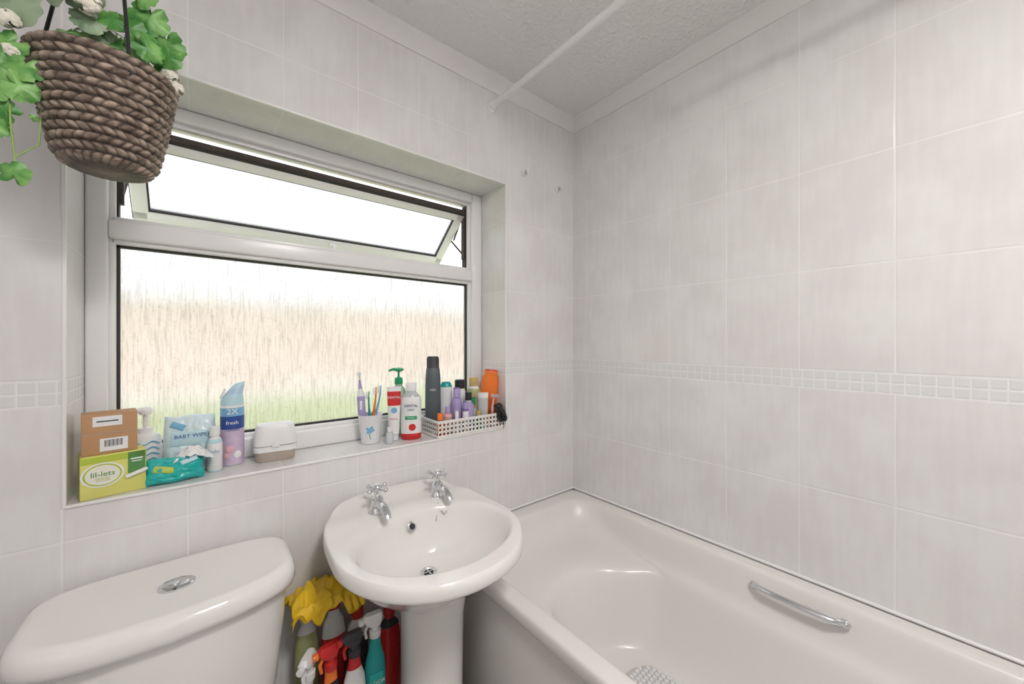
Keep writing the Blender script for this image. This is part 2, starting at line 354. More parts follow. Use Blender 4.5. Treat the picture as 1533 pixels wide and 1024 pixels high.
lp.append([(*outl(t,.93,1.17),.690) for t in ths])
lp.append([(*outl(t,.965,1.19),.703) for t in ths])
lp.append([(*outl(t,.995,1.19),.707) for t in ths])
lp.append([(*outl(t,1.0,1.19),.715) for t in ths])
def top(k,dz=0,s=1.0):
    r=[]
    for t in ths:
        o=outl(t,s,1.19); i=innl(t,1.03); x=o[0]+(i[0]-o[0])*k; y=o[1]+(i[1]-o[1])*k; r.append((x,y,deck(x,y)+dz))
    return r
lp.append(top(0,-.008)); lp.append(top(0.0,-.001,.985))
for k in (.15,.3,.45,.6,.75,.9): lp.append(top(k,.001))
lp.append([(*innl(t,1.02),.738) for t in ths]); lp.append([(*innl(t,.985),.727) for t in ths])
dc=(.490,.962)
for s_,z_,k_ in ((.93,.70,.1),(.84,.67,.2),(.70,.642,.4),(.5,.618,.7),(.3,.606,.9),(.13,.600,1)): lp.append([(*innl(t,s_,dc,k_),z_) for t in ths])
SK=empty('pedestal_basin')
b=B(); b.loops(lp,M_cer); b.done('bowl',SK,ang=70,sub=1)
b=B()
def ped(z,a,bk,bf): return [(.499+a*math.cos(t),.955+(bk if math.sin(t)>0 else bf)*math.sin(t),z) for t in ths]
b.loops([ped(0,.105,.12,.11),ped(.03,.10,.12,.105),ped(.08,.088,.11,.092),ped(.3,.080,.11,.086),ped(.5,.083,.11,.09),ped(.56,.092,.12,.10),ped(.60,.11,.12,.11)],M_cer); b.done('pedestal',SK,ang=70)
b=B(); b.lathe([(.024,0),(.024,.003),(.019,.004),(.017,.001),(.004,.0005)],M_chr,(*dc,.600)); b.lathe([(.013,0),(.013,.0012)],M_dk,(*dc,.6012)); b.box((*dc,.6030),(.03,.003,.002),M_chr); b.box((*dc,.6030),(.003,.03,.002),M_chr)
b.lathe([(.0135,0),(.0135,.003),(.009,.004)],M_chr,(.476,1.041,.703),(math.radians(65),0,0)); b.lathe([(.0085,0),(.0085,.005)],M_dk,(.476,1.0405,.703),(math.radians(65),0,0)); b.done('waste_and_overflow',SK)
def tap(nm,x):
    b=B(); y=1.097; z=.749
    b.lathe([(.0245,0),(.0245,.005),(.020,.010),(.0175,.018),(.0165,.032),(.018,.037),(.014,.043),(.0085,.047),(.0085,.060),(.012,.063),(.0125,.072),(.009,.077),(.006,.079)],M_chr,(x,y,z))
    sp=[(x,y-.005,z+.024),(x,y-.03,z+.031),(x,y-.055,z+.029),(x,y-.075,z+.018),(x,y-.080,z+.008)]
    b.tube(sp,[.014,.013,.0115,.0105,.0105],M_chr,16)
    for a in range(4):
        an=a*pi/2+.5; dx,dy=math.cos(an),math.sin(an)
        b.tube([(x+dx*.006,y+dy*.006,z+.067),(x+dx*.018,y+dy*.018,z+.067),(x+dx*.030,y+dy*.030,z+.068)],[.0045,.004,.0055],M_chr); b.ball((x+dx*.031,y+dy*.031,z+.068),.0068,M_chr,u=12,v=8)
    b.ball((x,y,z+.080),.007,M_w,(1,1,.5)); b.done(nm,SK,ang=50)
tap('tap_hot',.395); tap('tap_cold',.588)
b=B()
for i in range(36):
    t=i/35; x=.555+.045*t; y=1.085-.055*math.sin(t*pi)-.01*t; z=.755-.04*math.sin(pi*t)**.8
    b.ball((x,y,z+.004),.0022,M_chr,u=8,v=6)
for i in range(14): b.ball((.566-.001*i,1.052-.0012*i,.744-.0035*i),.0022,M_chr,u=8,v=6)
b.done('plug_chain',SK)

# ---------------------------------------------------------------- toilet
TO=empty('toilet'); tc=-.042; LZ=.012
def lid(hx,yb,yf,bow,z,bk=.012):
    pts=[]
    for j in range(96):
        t=2*pi*j/96; c,s=math.cos(t),math.sin(t)
        x=hx*sg(c,.33); k=1-(x/hx)**2
        if s>=0: y=1.08+(yb-1.08)*sg(s,.34); y-= bk*sg(abs(s),.34)*(abs(x/hx)**3)
        else: y=1.08-(1.08-yf)*sg(-s,.42)-bow*k*sg(-s,.42)
        pts.append((tc+x,y,z+LZ))
    return pts
b=B()
b.loops([lid(.203,1.19,.987,.035,.668),lid(.214,1.20,.975,.038,.672),lid(.218,1.202,.971,.038,.685),lid(.217,1.202,.972,.038,.702),lid(.211,1.199,.978,.037,.714),lid(.203,1.192,.987,.036,.7185),lid(.195,1.184,.995,.035,.7185),lid(.188,1.176,1.002,.034,.7165)],M_cer)
b.done('cistern_lid',TO,ang=60)
b=B(); b.loops([lid(.15,1.17,1.03,.02,.348),lid(.17,1.18,1.02,.025,.375),lid(.183,1.19,1.005,.03,.45),lid(.197,1.192,.993,.034,.60),lid(.201,1.192,.99,.035,.670)],M_cer); b.done('cistern',TO,ang=60)
M_sat=mat('satin_chrome',(.62,.63,.64),.22,1.0,var=.02)
b=B(); bx_,bz_=tc+.004,.7165+LZ
b.lathe([(.027,0),(.027,.004),(.024,.006),(.0225,.0045)],M_chr,(bx_,1.065,bz_),sc=(1.15,.95,1))
b.lathe([(.0205,0),(.0205,.0055),(.018,.0070),(.010,.0066)],M_sat,(bx_,1.065,bz_),sc=(1.15,.95,1))
b.lathe([(.0085,0),(.0085,.0085),(.007,.0092)],M_chr,(bx_-.004,1.063,bz_),sc=(1.15,.95,1)); b.done('flush_button',TO)
def ov(hx,hy,cy,z,n=64): return [(tc+hx*math.cos(2*pi*j/n),cy+hy*math.sin(2*pi*j/n),z) for j in range(n)]
b=B(); b.loops([ov(.11,.20,.76,0),ov(.105,.195,.76,.03),ov(.09,.17,.78,.1),ov(.095,.18,.77,.22),ov(.15,.235,.74,.33),ov(.178,.26,.72,.385),ov(.18,.262,.72,.40),ov(.15,.22,.72,.40),ov(.12,.17,.71,.33),ov(.05,.07,.72,.2)],M_cer); b.bb((tc-.12,.90,.33),(tc+.12,1.12,.40),M_cer,bev=.02); b.bb((tc-.09,.9,0),(tc+.09,1.1,.34),M_cer,bev=.02); b.done('pan',TO,ang=60)
b=B(); b.loops([ov(.183,.25,.72,.402),ov(.188,.255,.72,.41),ov(.187,.254,.72,.425),ov(.175,.24,.72,.438),ov(.1,.15,.72,.443)],M_w); b.bb((tc-.09,.945,.402),(tc+.09,.985,.43),M_w,bev=.008); b.done('seat_lid',TO,ang=60)

# ---------------------------------------------------------------- sill items
SZ=OZ0+.0005
def face(x,y): return -math.atan2(x,y)
C=lambda n,c,r=.35,**k: mat(n,c,r,**k)
kraft=C('kraft_card',(.50,.29,.15),.7,bump=.1); yel=C('box_yellow',(.72,.70,.20),.5); grn=C('box_green',(.10,.28,.08),.5); cream=C('label_cream',(.80,.80,.70),.5); lime=C('label_lime',(.45,.55,.06),.5)
white=C('label_white',(.82,.82,.82),.45); ink=C('ink_dark',(.05,.05,.06),.5); lblue=C('pale_blue',(.50,.72,.80),.4); teal=C('teal_film',(.02,.45,.42),.25); navy=C('navy_ink',(.03,.08,.30),.4)
red=C('red_plastic',(.62,.03,.03),.3); lil=C('lilac_plastic',(.42,.34,.62),.35); orange=C('orange_plastic',(.85,.20,.03),.3); pink=C('pink_plastic',(.75,.42,.48),.35); gold=C('gold_band',(.55,.40,.15),.3)
green=C('green_plastic',(.02,.35,.16),.3); blue=C('sky_blue_plastic',(.20,.45,.68),.3); grey=C('charcoal_plastic',(.10,.12,.13),.35); taupe=C('taupe_plastic',(.45,.38,.32),.4); purple=C('purple_plastic',(.22,.12,.38),.3); tealb=C('teal_plastic',(.02,.36,.36),.3)
clear=C('clear_plastic',(.80,.84,.86),.15,trans=.35); pinkclear=C('pink_clear',(.80,.55,.55),.15,trans=.4); olive=C('olive_label',(.42,.45,.22),.4); dyel=C('glove_yellow',(.80,.52,.02),.45,bump=.15)
b=B(); b.T=TRS((-.156,1.262,SZ),(0,0,.20))
b.box((0,0,.0465),(.104,.062,.093),yel,bev=.0015); b.box((0,-.0315,.084),(.1025,.0008,.014),lime); b.box((.036,-.0315,.067),(.029,.0008,.048),grn)
b.lathe([(.027,0),(.027,.0010)],white,(-.018,-.031,.050),(pi/2,0,0),(1.25,1,1)); b.lathe([(.024,0),(.024,.0016)],lime,(-.018,-.031,.050),(pi/2,0,0),(1.25,1,1)); b.lathe([(.0215,0),(.0215,.0020)],cream,(-.018,-.031,.050),(pi/2,0,0),(1.25,1,1))
b.text('lil-lets',.016,(-.018,-.0335,.052),0,grn); b.text('ORGANIC\nCOTTON',.005,(-.018,-.0335,.040),0,lime); b.box((.036,-.0322,.075),(.02,.0006,.003),white); b.box((.036,-.0322,.069),(.016,.0006,.002),white)
b.lathe([(.0045,0),(.0045,.034),(.003,.038)],white,(.018,-.0345,.036),(0,pi/2*.8,0),seg=12)
b.done('yellow_carton')
b=B(); b.T=TRS((-.162,1.268,SZ+.0938),(0,0,.16))
b.box((0,0,.045),(.088,.056,.090),kraft,bev=.001); b.box((-.004,-.0285,.073),(.046,.0008,.022),white); b.box((.006,-.0285,.020),(.044,.0008,.028),white)
for i in range(14): b.box((-.008+i*.0021,-.0291,.023),(.0007+.0008*(i%3==0),.0006,.015),ink)
b.box((-.004,-.0292,.073),(.034,.0006,.003),grey); b.box((0,-.0285,.0465),(.084,.0006,.0012),taupe); b.done('cardboard_box')
def bottle(name,x,y,prof,mats,h0=SZ,flat=1.0,rot=None,extra=None,tilt=(0,0),seg=32,k=1.0):
    b=B(); b.T=TRS((x,y,h0),(tilt[0],tilt[1],rot if rot is not None else face(x,y)),(k,k,k))
    b.lathe(prof,mats,sc=(1,flat,1),seg=seg)
    if extra: extra(b)
    return b.done(name,ang=40)
def ex(b):
    b.tube([(0,0,.125),(0,0,.165)],.005,M_w); b.lathe([(.011,.160),(.012,.164),(.012,.174),(.009,.178)],M_w); b.tube([(0,0,.171),(-.02,-.008,.172),(-.034,-.013,.168)],[.007,.006,.0045],M_w)
    for i in range(6):
        zz=.022+i*.014; b.tube([(-.026+k*.0065,-.0285-.004*math.cos((k-4)*.35),zz+.004*math.sin(k*1.3)) for k in range(9)],.0016,blue,6)
bottle('soap_dispenser',-.108,1.340,[(.028,0),(.031,.004),(.031,.098),(.027,.108),(.014,.113),(.014,.126)],[white],extra=ex)
def pack(name,x,y,w,h,d,mt,rot,lean,lbl=None,seedv=0,z0=0,wv=.012):
    b=B(); b.T=TRS((x,y,SZ+z0),(lean,0,rot)); n=34; vs=[];fs=[]
    for side in (-1,1):
        for i in range(n+1):
            for j in range(n+1):
                u=i/n*2-1; v=j/n*2-1
                k=(max(0,1-u**4)*max(0,1-abs(v)**5))**.5
                nn=noise.noise(Vector((u*3+seedv,v*3,side*2.3+seedv)))*.32+noise.noise(Vector((u*9+seedv,v*7,side)))*.16
                vs.append((u*w/2*(1-.05*v*v+wv*math.sin(v*5+seedv)),side*d/2*k*(1+nn),(v+1)*h/2+.002*math.sin(u*5+seedv)*abs(v)))
    m0=(n+1)**2
    for s_ in (0,1):
        for i in range(n):
            for j in range(n):
                a=s_*m0+i*(n+1)+j; q=(a,a+1,a+n+2,a+n+1); fs.append(q if s_ else q[::-1])
    b.raw(vs,fs,mt); 
    if lbl: lbl(b,w,h,d)
    return b.done(name,ang=60)
def lb(b,w,h,d):
    b.box((.004,-d/2-.001,h*.60),(w*.80,.002,h*.24),lblue,(0,.04,0),bev=.001); b.text('BABY WIPES',.0135,(.004,-d/2-.003,h*.64),0,navy); b.text('EXTRA SOFT',.007,(.004,-d/2-.003,h*.54),0,white)
    b.box((-.025,-d/2+.001,h*.83),(.03,.003,.015),blue,(0,.5,0),bev=.001)
pack('baby_wipes_pack',-.020,1.318,.108,.150,.036,C('wipe_film',(.68,.82,.87),.22,var=.15,scale=40),.02,-.12,lb,seedv=1)
def lb2(b,w,h,d):
    b.box((-.022,-d/2-.000,h*.5),(w*.34,.002,h*.24),lime,(0,.25,0),bev=.001)
    b.box((.025,-d/2-.000,h*.72),(w*.3,.002,h*.18),lblue,(0,-.3,0),bev=.001)
pack('tissue_pouch',-.047,1.250,.112,.062,.046,teal,.10,-.35,lb2,seedv=5,wv=.03)
b=B(); b.T=TRS((-.014,1.262,SZ+.047)); vs=[];fs=[];n=18
for i in range(n+1):
    for j in range(n+1):
        u=i/n*2-1;v=j/n*2-1; vs.append((u*.040,v*.018+.003*math.sin(u*9),.034*(1-abs(u)**1.5)*(1-.6*v*v)+.010*noise.noise(Vector((u*5,v*4,1)))))
for i in range(n):
    for j in range(n): a=i*(n+1)+j; fs.append((a,a+n+1,a+n+2,a+1))
b.raw(vs,fs,white); o=b.done('tissue')
def ex(b): b.text('baby',.012,(0,-.0205,.055),0,blue)
bottle('lotion_bottle',.030,1.296,[(.015,0),(.017,.003),(.017,.075),(.014,.085),(.009,.09),(.009,.093),(.012,.094),(.012,.115),(.010,.118)],[lblue,white,lblue,white,white,white,white],extra=ex)
fresh_p=C('freshener_pink',(.62,.50,.66),.3,var=.3,scale=45)
def ex(b):
    b.loops([[(.027*math.cos(t),.027*math.sin(t),.165) for t in ths],[(.026*math.cos(t),.026*math.sin(t),.178) for t in ths],[(.004+.020*math.cos(t),.022*math.sin(t),.195) for t in ths],[(.010+.018*math.cos(t),.016*math.sin(t),.212+.006*math.cos(t)) for t in ths],[(.016+.012*math.cos(t),.010*math.sin(t),.224+.004*math.cos(t)) for t in ths]],[lblue,lblue,C('freshener_cap',(.45,.62,.78),.3),lblue])
    b.box((-.021,0,.196),(.006,.012,.03),white,(0,.35,0),bev=.002)
    b.text('2X',.022,(0,-.0285,.148),0,white); b.text('fresh',.014,(0,-.0285,.118),0,white); b.text('LAVENDER',.007,(0,-.0285,.098),0,navy); b.ball((-.004,-.024,.045),.012,pink,(1,.4,1)); b.ball((.009,-.023,.030),.012,white,(1,.4,1)); b.ball((-.010,-.023,.028),.009,pink,(1,.4,1))
bottle('air_freshener_spray',.070,1.335,[(.024,0),(.0275,.003),(.0275,.085),(.0275,.10),(.0275,.135),(.0275,.158),(.0255,.165)],[white,fresh_p,fresh_p,navy,blue,white],extra=ex,k=1.02)
b=B(); b.T=TRS((.172,1.318,SZ),(0,0,-.10))
b.loops([rr(0,0,.046,.034,.02,0,4,5),rr(0,0,.049,.036,.02,.004,4,5),rr(0,0,.051,.038,.02,.030,4,5)],taupe)
b.loops([rr(0,0,.054,.041,.02,.029,4,5),rr(0,0,.054,.041,.02,.044,4,5),rr(0,0,.052,.039,.02,.045,4,5)],white)
b.loops([rr(0,0,.054,.041,.02,.047,4,5),rr(0,0,.0545,.041,.02,.052,4,5),rr(0,0,.049,.037,.02,.094,4,5),rr(0,0,.044,.033,.02,.103,4,5),rr(0,0,.02,.015,.01,.105,4,5)],M_w)
b.box((0,-.042,.046),(.02,.006,.010),M_w,bev=.002); b.done('wipes_tub',ang=50)
TC=empty('toothbrush_cup',(.452,1.318,SZ)); TC.rotation_euler=(0,0,-.34)
b=B(); b.lathe([(.028,0),(.030,.002),(.040,.094),(.042,.098),(.040,.098),(.037,.092),(.027,.006),(.001,.005)],C('porcelain_cup',(.80,.80,.82),.15))
for (px,pz,r) in ((-.004,.05,.006),(.004,.056,.006),(.003,.045,.005),(-.007,.042,.005),(.010,.048,.004),(-.010,.055,.004)): b.ball((px,-(.030+pz*.105),pz),r,blue,(1,.2,1),u=10,v=6)
b.tube([(0,-.034,.045),(-.003,-.033,.03),(.001,-.032,.018)],.0012,green,6); b.done('cup',TC)
b=B(); b.tube([(-.010,.0,.006),(-.022,.002,.06),(-.028,.004,.105),(-.031,.005,.16),(-.033,.005,.185),(-.035,.005,.215),(-.036,.004,.232)],[.010,.012,.013,.013,.007,.0035,.0035],[lil,lil,lil,white,lil,white],14); b.box((-.030,-.009,.13),(.008,.003,.03),white,bev=.001); b.lathe([(.006,0),(.006,.006)],blue,(-.036,.0,.236),(pi/2,0,0),seg=14); b.box((-.036,-.008,.236),(.008,.007,.01),white); b.done('electric_brush',TC)
for i,(dx,col,hh) in enumerate(((.012,orange,.17),(.022,blue,.175),(-.004,tealb,.155))):
    b=B(); b.tube([(0,.006*i,.006),(dx*.6,.004*i,.08),(dx*1.3,.004*i,hh-.03),(dx*1.5,.004*i,hh)],[.004,.0055,.003,.003],col,8); b.box((dx*1.5-.005,.004*i,hh+.006),(.010,.009,.024),white,(0,.1,0),bev=.001); b.box((dx*1.5,.004*i,hh+.006),(.004,.01,.026),col,(0,.1,0),bev=.001); b.done('toothbrush_%d'%(i+1),TC)
x,y=.528,1.300; b=B(); b.T=TRS((x,y,SZ),(0,0,face(x,y)))
b.lathe([(.014,0),(.016,.002),(.016,.020),(.013,.022)],C('tube_cap',(.75,.80,.85),.3))
tl=[]
for k in range(11):
    t=k/10; a=.018+.006*t; d=.016*(1-t)**.8+.001; tl.append([(a*math.cos(q),d*math.sin(q),.022+.165*t) for q in ths])
b.loops(tl,[white]*6+[red]*3+[white]); b.text('DENTAL',.0115,(0,-.0085,.150),0,white); b.text('TOTAL',.009,(0,-.0145,.075),0,red); b.lathe([(.010,0),(.010,.001)],blue,(0,-.011,.105),(pi/2,0,0)); b.done('toothpaste_tube',ang=40)
def ex(b):
    b.tube([(0,0,.19),(0,0,.235)],.004,green); b.lathe([(.014,.19),(.015,.193),(.014,.212),(.008,.215)],green); b.lathe([(.009,.235),(.018,.24),(.018,.246),(.008,.25)],green); b.tube([(0,0,.243),(-.02,-.01,.245),(-.034,-.016,.240)],[.006,.005,.004],green)
bottle('pump_bottle',.566,1.350,[(.024,0),(.026,.004),(.026,.16),(.022,.175),(.013,.183),(.013,.19)],[C('bottle_pale_green',(.50,.72,.60),.25,trans=.3)],extra=ex,flat=.8)
def ex(b):
    b.text('DENTAL',.0125,(0,-.0262,.120),0,navy); b.text('DAILY',.009,(0,-.0262,.106),0,navy); b.box((0,-.0255,.078),(.040,.002,.012),green,bev=.0008); b.lathe([(.012,0),(.012,.001)],red,(.004,-.0255,.045),(pi/2,0,0)); b.text('PROTECT',.006,(0,-.0268,.078),0,white)
bottle('mouthwash_bottle',.583,1.280,[(.030,0),(.035,.004),(.036,.022),(.036,.060),(.035,.095),(.036,.13),(.032,.150),(.022,.162),(.0165,.166),(.0165,.170),(.0185,.171),(.0185,.196),(.017,.199)],[red,red,white,white,white,white,clear,clear,clear,white],flat=.68,extra=ex)
bottle('mini_bottle',.497,1.262,[(.011,0),(.0125,.002),(.0125,.032),(.010,.038),(.006,.040),(.008,.041),(.008,.054),(.006,.056)],[clear,clear,clear,clear,white],seg=20)

def panel(b,L_,H_,cell,M,mt):
    nx=max(1,round(L_/cell)); nz=max(1,round(H_/cell)); cw=L_/nx; ch=H_/nz; K=16; Rr=min(cw,ch)*.34
    vs=[];fs=[]
    for i in range(nx):
        for j in range(nz):
            ox=(i+.5)*cw; oz=(j+.5)*ch; st=len(vs)
            for k in range(K):
                a=2*pi*(k+.5)/K; c,s=math.cos(a),math.sin(a); q=max(abs(c),abs(s)); vs.append((ox+cw/2*c/q,0,oz+ch/2*s/q)); vs.append((ox+Rr*c,0,oz+Rr*s))
            for k in range(K):
                a=st+2*k; d=st+2*((k+1)%K); fs.append((a,d,d+1,a+1))
    n0=len(vs); vs2=vs+[(x,.002,z) for x,_,z in vs]; fs2=fs+[tuple(n0+q for q in f[::-1]) for f in fs]
    b.raw(vs2,fs2,mt,M)
M_bk=C('basket_white_plastic',(.80,.78,.74),.35)
SB=empty('storage_basket')
b=B(); bx0,bx1,by0,by1=.650,.950,1.204,1.352; bz=SZ; bh=.062
b.bb((bx0,by0,bz),(bx1,by1,bz+.003),M_bk)
for zz,hh in ((.003,.007),(bh-.008,.009)):
    b.bb((bx0-.002,by0-.002,bz+zz),(bx1+.002,by0+.002,bz+zz+hh),M_bk,bev=.001); b.bb((bx0-.002,by1-.002,bz+zz),(bx1+.002,by1+.002,bz+zz+hh),M_bk,bev=.001)
    b.bb((bx0-.002,by0,bz+zz),(bx0+.002,by1,bz+zz+hh),M_bk,bev=.001); b.bb((bx1-.002,by0,bz+zz),(bx1+.002,by1,bz+zz+hh),M_bk,bev=.001)
ph_=bh-.014
panel(b,bx1-bx0,ph_,.0155,TRS((bx0,by0-.001,bz+.008)),M_bk); panel(b,bx1-bx0,ph_,.0155,TRS((bx0,by1-.001,bz+.008)),M_bk)
panel(b,by1-by0,ph_,.0155,TRS((bx0+.001,by0,bz+.008),(0,0,pi/2)),M_bk); panel(b,by1-by0,ph_,.0155,TRS((bx1+.001,by0,bz+.008),(0,0,pi/2)),M_bk)
b.done('perforated_tray',SB,ang=30)
z1=SZ+.0035
def flip(b): b.text('MEN',.010,(0,-.0195,.15),0,white)
bottle('shampoo_bottle',.690,1.320,[(.024,0),(.027,.004),(.028,.10),(.027,.19),(.024,.225),(.022,.228),(.022,.262),(.018,.270)],[grey,grey,grey,grey,grey,ink,ink],h0=z1,flat=.65,extra=flip,k=1.06)
bottle('conditioner_bottle',.678,1.240,[(.016,0),(.018,.003),(.018,.045),(.014,.052),(.009,.055),(.011,.056),(.011,.078),(.010,.08)],[orange,orange,pinkclear,pinkclear,pinkclear,orange],h0=z1)
bottle('pink_toner_bottle',.712,1.245,[(.015,0),(.017,.003),(.017,.065),(.013,.075),(.008,.078),(.010,.079),(.010,.100),(.009,.102)],[pinkclear,pinkclear,pink,pinkclear,pinkclear,lil],h0=z1)
bottle('cream_tube',.748,1.322,[(.018,0),(.022,.003),(.024,.09),(.022,.15),(.016,.165),(.012,.168)],[tealb,white,white,tealb,tealb],h0=z1,flat=.7,k=1.1)
bottle('nail_polish_bottle',.740,1.228,[(.010,0),(.012,.002),(.012,.045),(.007,.050),(.007,.052),(.007,.080),(.006,.082)],[orange,white,orange,orange,white],h0=z1,seg=20)
def exl(b): b.text('hair',.010,(0,-.0195,.075),0,white)
bottle('hair_serum_bottle',.765,1.270,[(.017,0),(.019,.003),(.019,.10),(.015,.115),(.010,.118),(.013,.119),(.013,.150),(.011,.153)],[purple,lil,lil,lil,lil,lil,purple],h0=z1,extra=exl,seg=24,k=1.08)
bottle('deodorant_spray',.808,1.318,[(.020,0),(.022,.003),(.022,.13),(.018,.142),(.018,.144),(.019,.145),(.019,.172),(.015,.176)],[gold,white,white,gold,M_black,M_black,M_black],h0=z1,k=1.08)
bottle('perfume_bottle',.806,1.250,[(.016,0),(.018,.003),(.018,.085),(.010,.095),(.008,.10),(.011,.101),(.011,.125),(.010,.127)],[clear,lil,lil,clear,clear,M_black],h0=z1,k=1.15)
bottle('body_spray',.778,1.226,[(.010,0),(.012,.003),(.012,.08),(.009,.088),(.010,.089),(.010,.108),(.008,.11)],[purple,white,purple,purple,lil],h0=z1,seg=20)
def exo(b): b.box((0,-.0165,.095),(.022,.001,.05),gold); b.box((0,-.017,.095),(.014,.001,.03),green)
bottle('body_lotion_bottle',.858,1.292,[(.022,0),(.026,.004),(.026,.12),(.022,.14),(.014,.146),(.014,.148),(.016,.149),(.016,.178),(.014,.18)],[olive,white,olive,white,white,gold,gold,gold],h0=z1,flat=.62,extra=exo,k=1.1)
bottle('face_wash_tube',.868,1.240,[(.015,0),(.016,.003),(.016,.02),(.018,.025),(.02,.12),(.021,.14)],[white,white,olive,clear,white],h0=z1,flat=.5)
bottle('sun_cream_bottle',.912,1.282,[(.026,0),(.030,.004),(.034,.08),(.034,.16),(.030,.185),(.026,.187),(.026,.205),(.022,.21)],[orange,orange,orange,orange,orange,orange,red],h0=z1+.008,flat=.5,rot=-.55,tilt=(0,.10),k=1.05)
bottle('small_jar',.838,1.228,[(.010,0),(.012,.002),(.012,.05),(.009,.055),(.010,.056),(.010,.075)],[clear,green,clear,clear,gold],h0=z1,seg=20)
b=B(); b.tube([(.905,1.226,.91),(.900,1.222,.98),(.903,1.218,1.010),(.906,1.216,1.022)],[.0045,.005,.0035,.003],pink,8); b.box((.908,1.213,1.026),(.034,.010,.012),pink,(.3,.1,-.5),bev=.002); b.box((.906,1.208,1.027),(.030,.004,.008),M_chr,(.3,.1,-.5)); b.done('razor')
b=B(); 
for i in range(9):
    t=i/9*2*pi; b.tube([(.925+.012*math.cos(t),1.222+.012*math.sin(t)*.6,.983+.004*math.sin(3*t)),(.927+.017*math.cos(t+.3),1.206+.008*math.sin(t+.3),.972),(.93+.020*math.cos(t+.5),1.195+.004*math.sin(t),.945+.01*math.sin(t*2)),(.932+.012*math.cos(t+.5),1.194+.003*math.sin(t),.925)],.0045,M_black,6)
b.ball((.928,1.216,.982),.017,M_black,(1,.7,.8)); b.tube([(.936,1.194,.928),(.938,1.194,.91),(.937,1.195,.895)],.0012,M_black,6); b.done('hair_scrunchie',SB)

# ---------------------------------------------------------------- cleaning bottles under basin
M_sh=C('shelf_plastic',(.55,.55,.55),.4)
b=B(); b.bb((.182,.985,.205),(.386,1.195,.22),M_sh,bev=.004)
for xx in (.192,.376):
    for yy in (.995,1.185): b.bb((xx-.008,yy-.008,0),(xx+.008,yy+.008,.206),M_sh,bev=.002)
b.done('storage_stand')
def trigger(cap,lev,dirx=-1):
    def f(b):
        zt=f.z
        b.lathe([(.014,zt),(.015,zt+.003),(.015,zt+.018),(.011,zt+.020),(.010,zt+.032)],cap)
        b.loops([rr(0,0,.014,.011,.006,zt+.030,2,3),rr(dirx*.004,0,.020,.013,.006,zt+.040,2,3),rr(dirx*.006,0,.026,.012,.006,zt+.052,2,3),rr(dirx*.004,0,.020,.008,.005,zt+.062,2,3)],cap)
        b.lathe([(.008,0),(.009,.004),(.008,.012)],lev,(dirx*.030,0,zt+.047),(0,dirx*pi/2,0),seg=16)
        b.tube([(dirx*.016,0,zt+.040),(dirx*.026,0,zt+.022),(dirx*.022,0,zt+.002)],[.005,.0045,.004],lev,8)
    return f
def cleaner(name,x,y,w,h,cols,cap,lev,flat=.6,rot=-.2,lbl=None,z0=.2205,k=1,d=-1):
    tr=trigger(cap,lev,d); tr.z=h
    def ex(b):
        tr(b)
        if lbl: b.box((0,-w*flat-.0005,h*.42),(w*1.3,.002,h*.42),lbl[0],bev=.001); b.text(lbl[1],.014,(0,-w*flat-.0025,h*.52),0,lbl[2]); b.text('CLEANER',.006,(0,-w*flat-.0025,h*.42),0,lbl[2])
    bottle(name,x,y,[(w*.9,0),(w,.005),(w,h*.62),(w*.9,h*.74),(w*.62,h*.86),(.014,h*.95),(.014,h)],cols,h0=z0,flat=flat,rot=rot,extra=ex,k=k)
cleaner('spray_cleaner_bottle',.204,1.030,.022,.20,[white,white,white,white],M_w,M_w,rot=.9,lbl=(olive,'OXY',white))
cleaner('spray_cleaner_bottle',.252,1.020,.025,.205,[M_black,M_black,M_black,M_black,orange],red,orange,rot=.1,lbl=(red,'MOLD',white))
cleaner('spray_cleaner_bottle',.306,1.012,.028,.215,[white,white,white,white,red],ink,red,rot=.0,lbl=(navy,'BATH',white))
cleaner('spray_cleaner_bottle',.361,1.018,.027,.235,[tealb],M_w,M_w,rot=-.1,lbl=(teal,'FLOOR',white))
bottle('bleach_bottle',.355,1.145,[(.028,0),(.030,.005),(.030,.17),(.026,.20),(.014,.215),(.014,.22),(.017,.221),(.017,.26),(.013,.265)],[ink,ink,white,white,red,red,red],h0=.2205,flat=.7,rot=0)
bottle('descaler_bottle',.436,1.110,[(.030,0),(.034,.005),(.034,.36),(.028,.40),(.014,.42),(.014,.43),(.017,.431),(.017,.46),(.013,.465)],[red,red,red,ink,red],h0=0,flat=.7,rot=0)
bottle('bleach_bottle',.222,1.145,[(.026,0),(.029,.005),(.029,.20),(.024,.24),(.014,.26),(.014,.27),(.017,.271),(.017,.29),(.013,.295)],[green,olive,olive,white,white,white],h0=.2205,flat=.7,rot=0)
bottle('limescale_bottle',.290,1.145,[(.028,0),(.031,.005),(.031,.20),(.026,.24),(.014,.26),(.014,.27),(.017,.271),(.017,.285),(.013,.29)],[ink,red,white,white,white,red],h0=.2205,flat=.6,rot=0)
b=B(); vs=[];fs=[];nu,nv=40,44
path=[(1.062,.522),(1.056,.545),(1.070,.562),(1.10,.568),(1.13,.566),(1.16,.560),(1.185,.545),(1.192,.52)]
for i in range(nu+1):
    u=i/nu
    for j in range(nv+1):
        v=j/nv*(len(path)-1); k=min(int(v),len(path)-2); f=v-k
        y=path[k][0]*(1-f)+path[k+1][0]*f; z=path[k][1]*(1-f)+path[k+1][1]*f
        nn=noise.noise(Vector((u*5,j/nv*5,3.1))); n2=noise.noise(Vector((u*11,j/nv*10,7)))
        hem=(.014*math.sin(u*13)+.008*math.sin(u*29))*max(0,1-j/nv*3.5)
        vs.append((.175+.165*u+.006*n2,max(1.05,min(1.2,y+.012*nn)),z+.020*nn+.010*n2+hem+.020*math.sin(u*pi)))
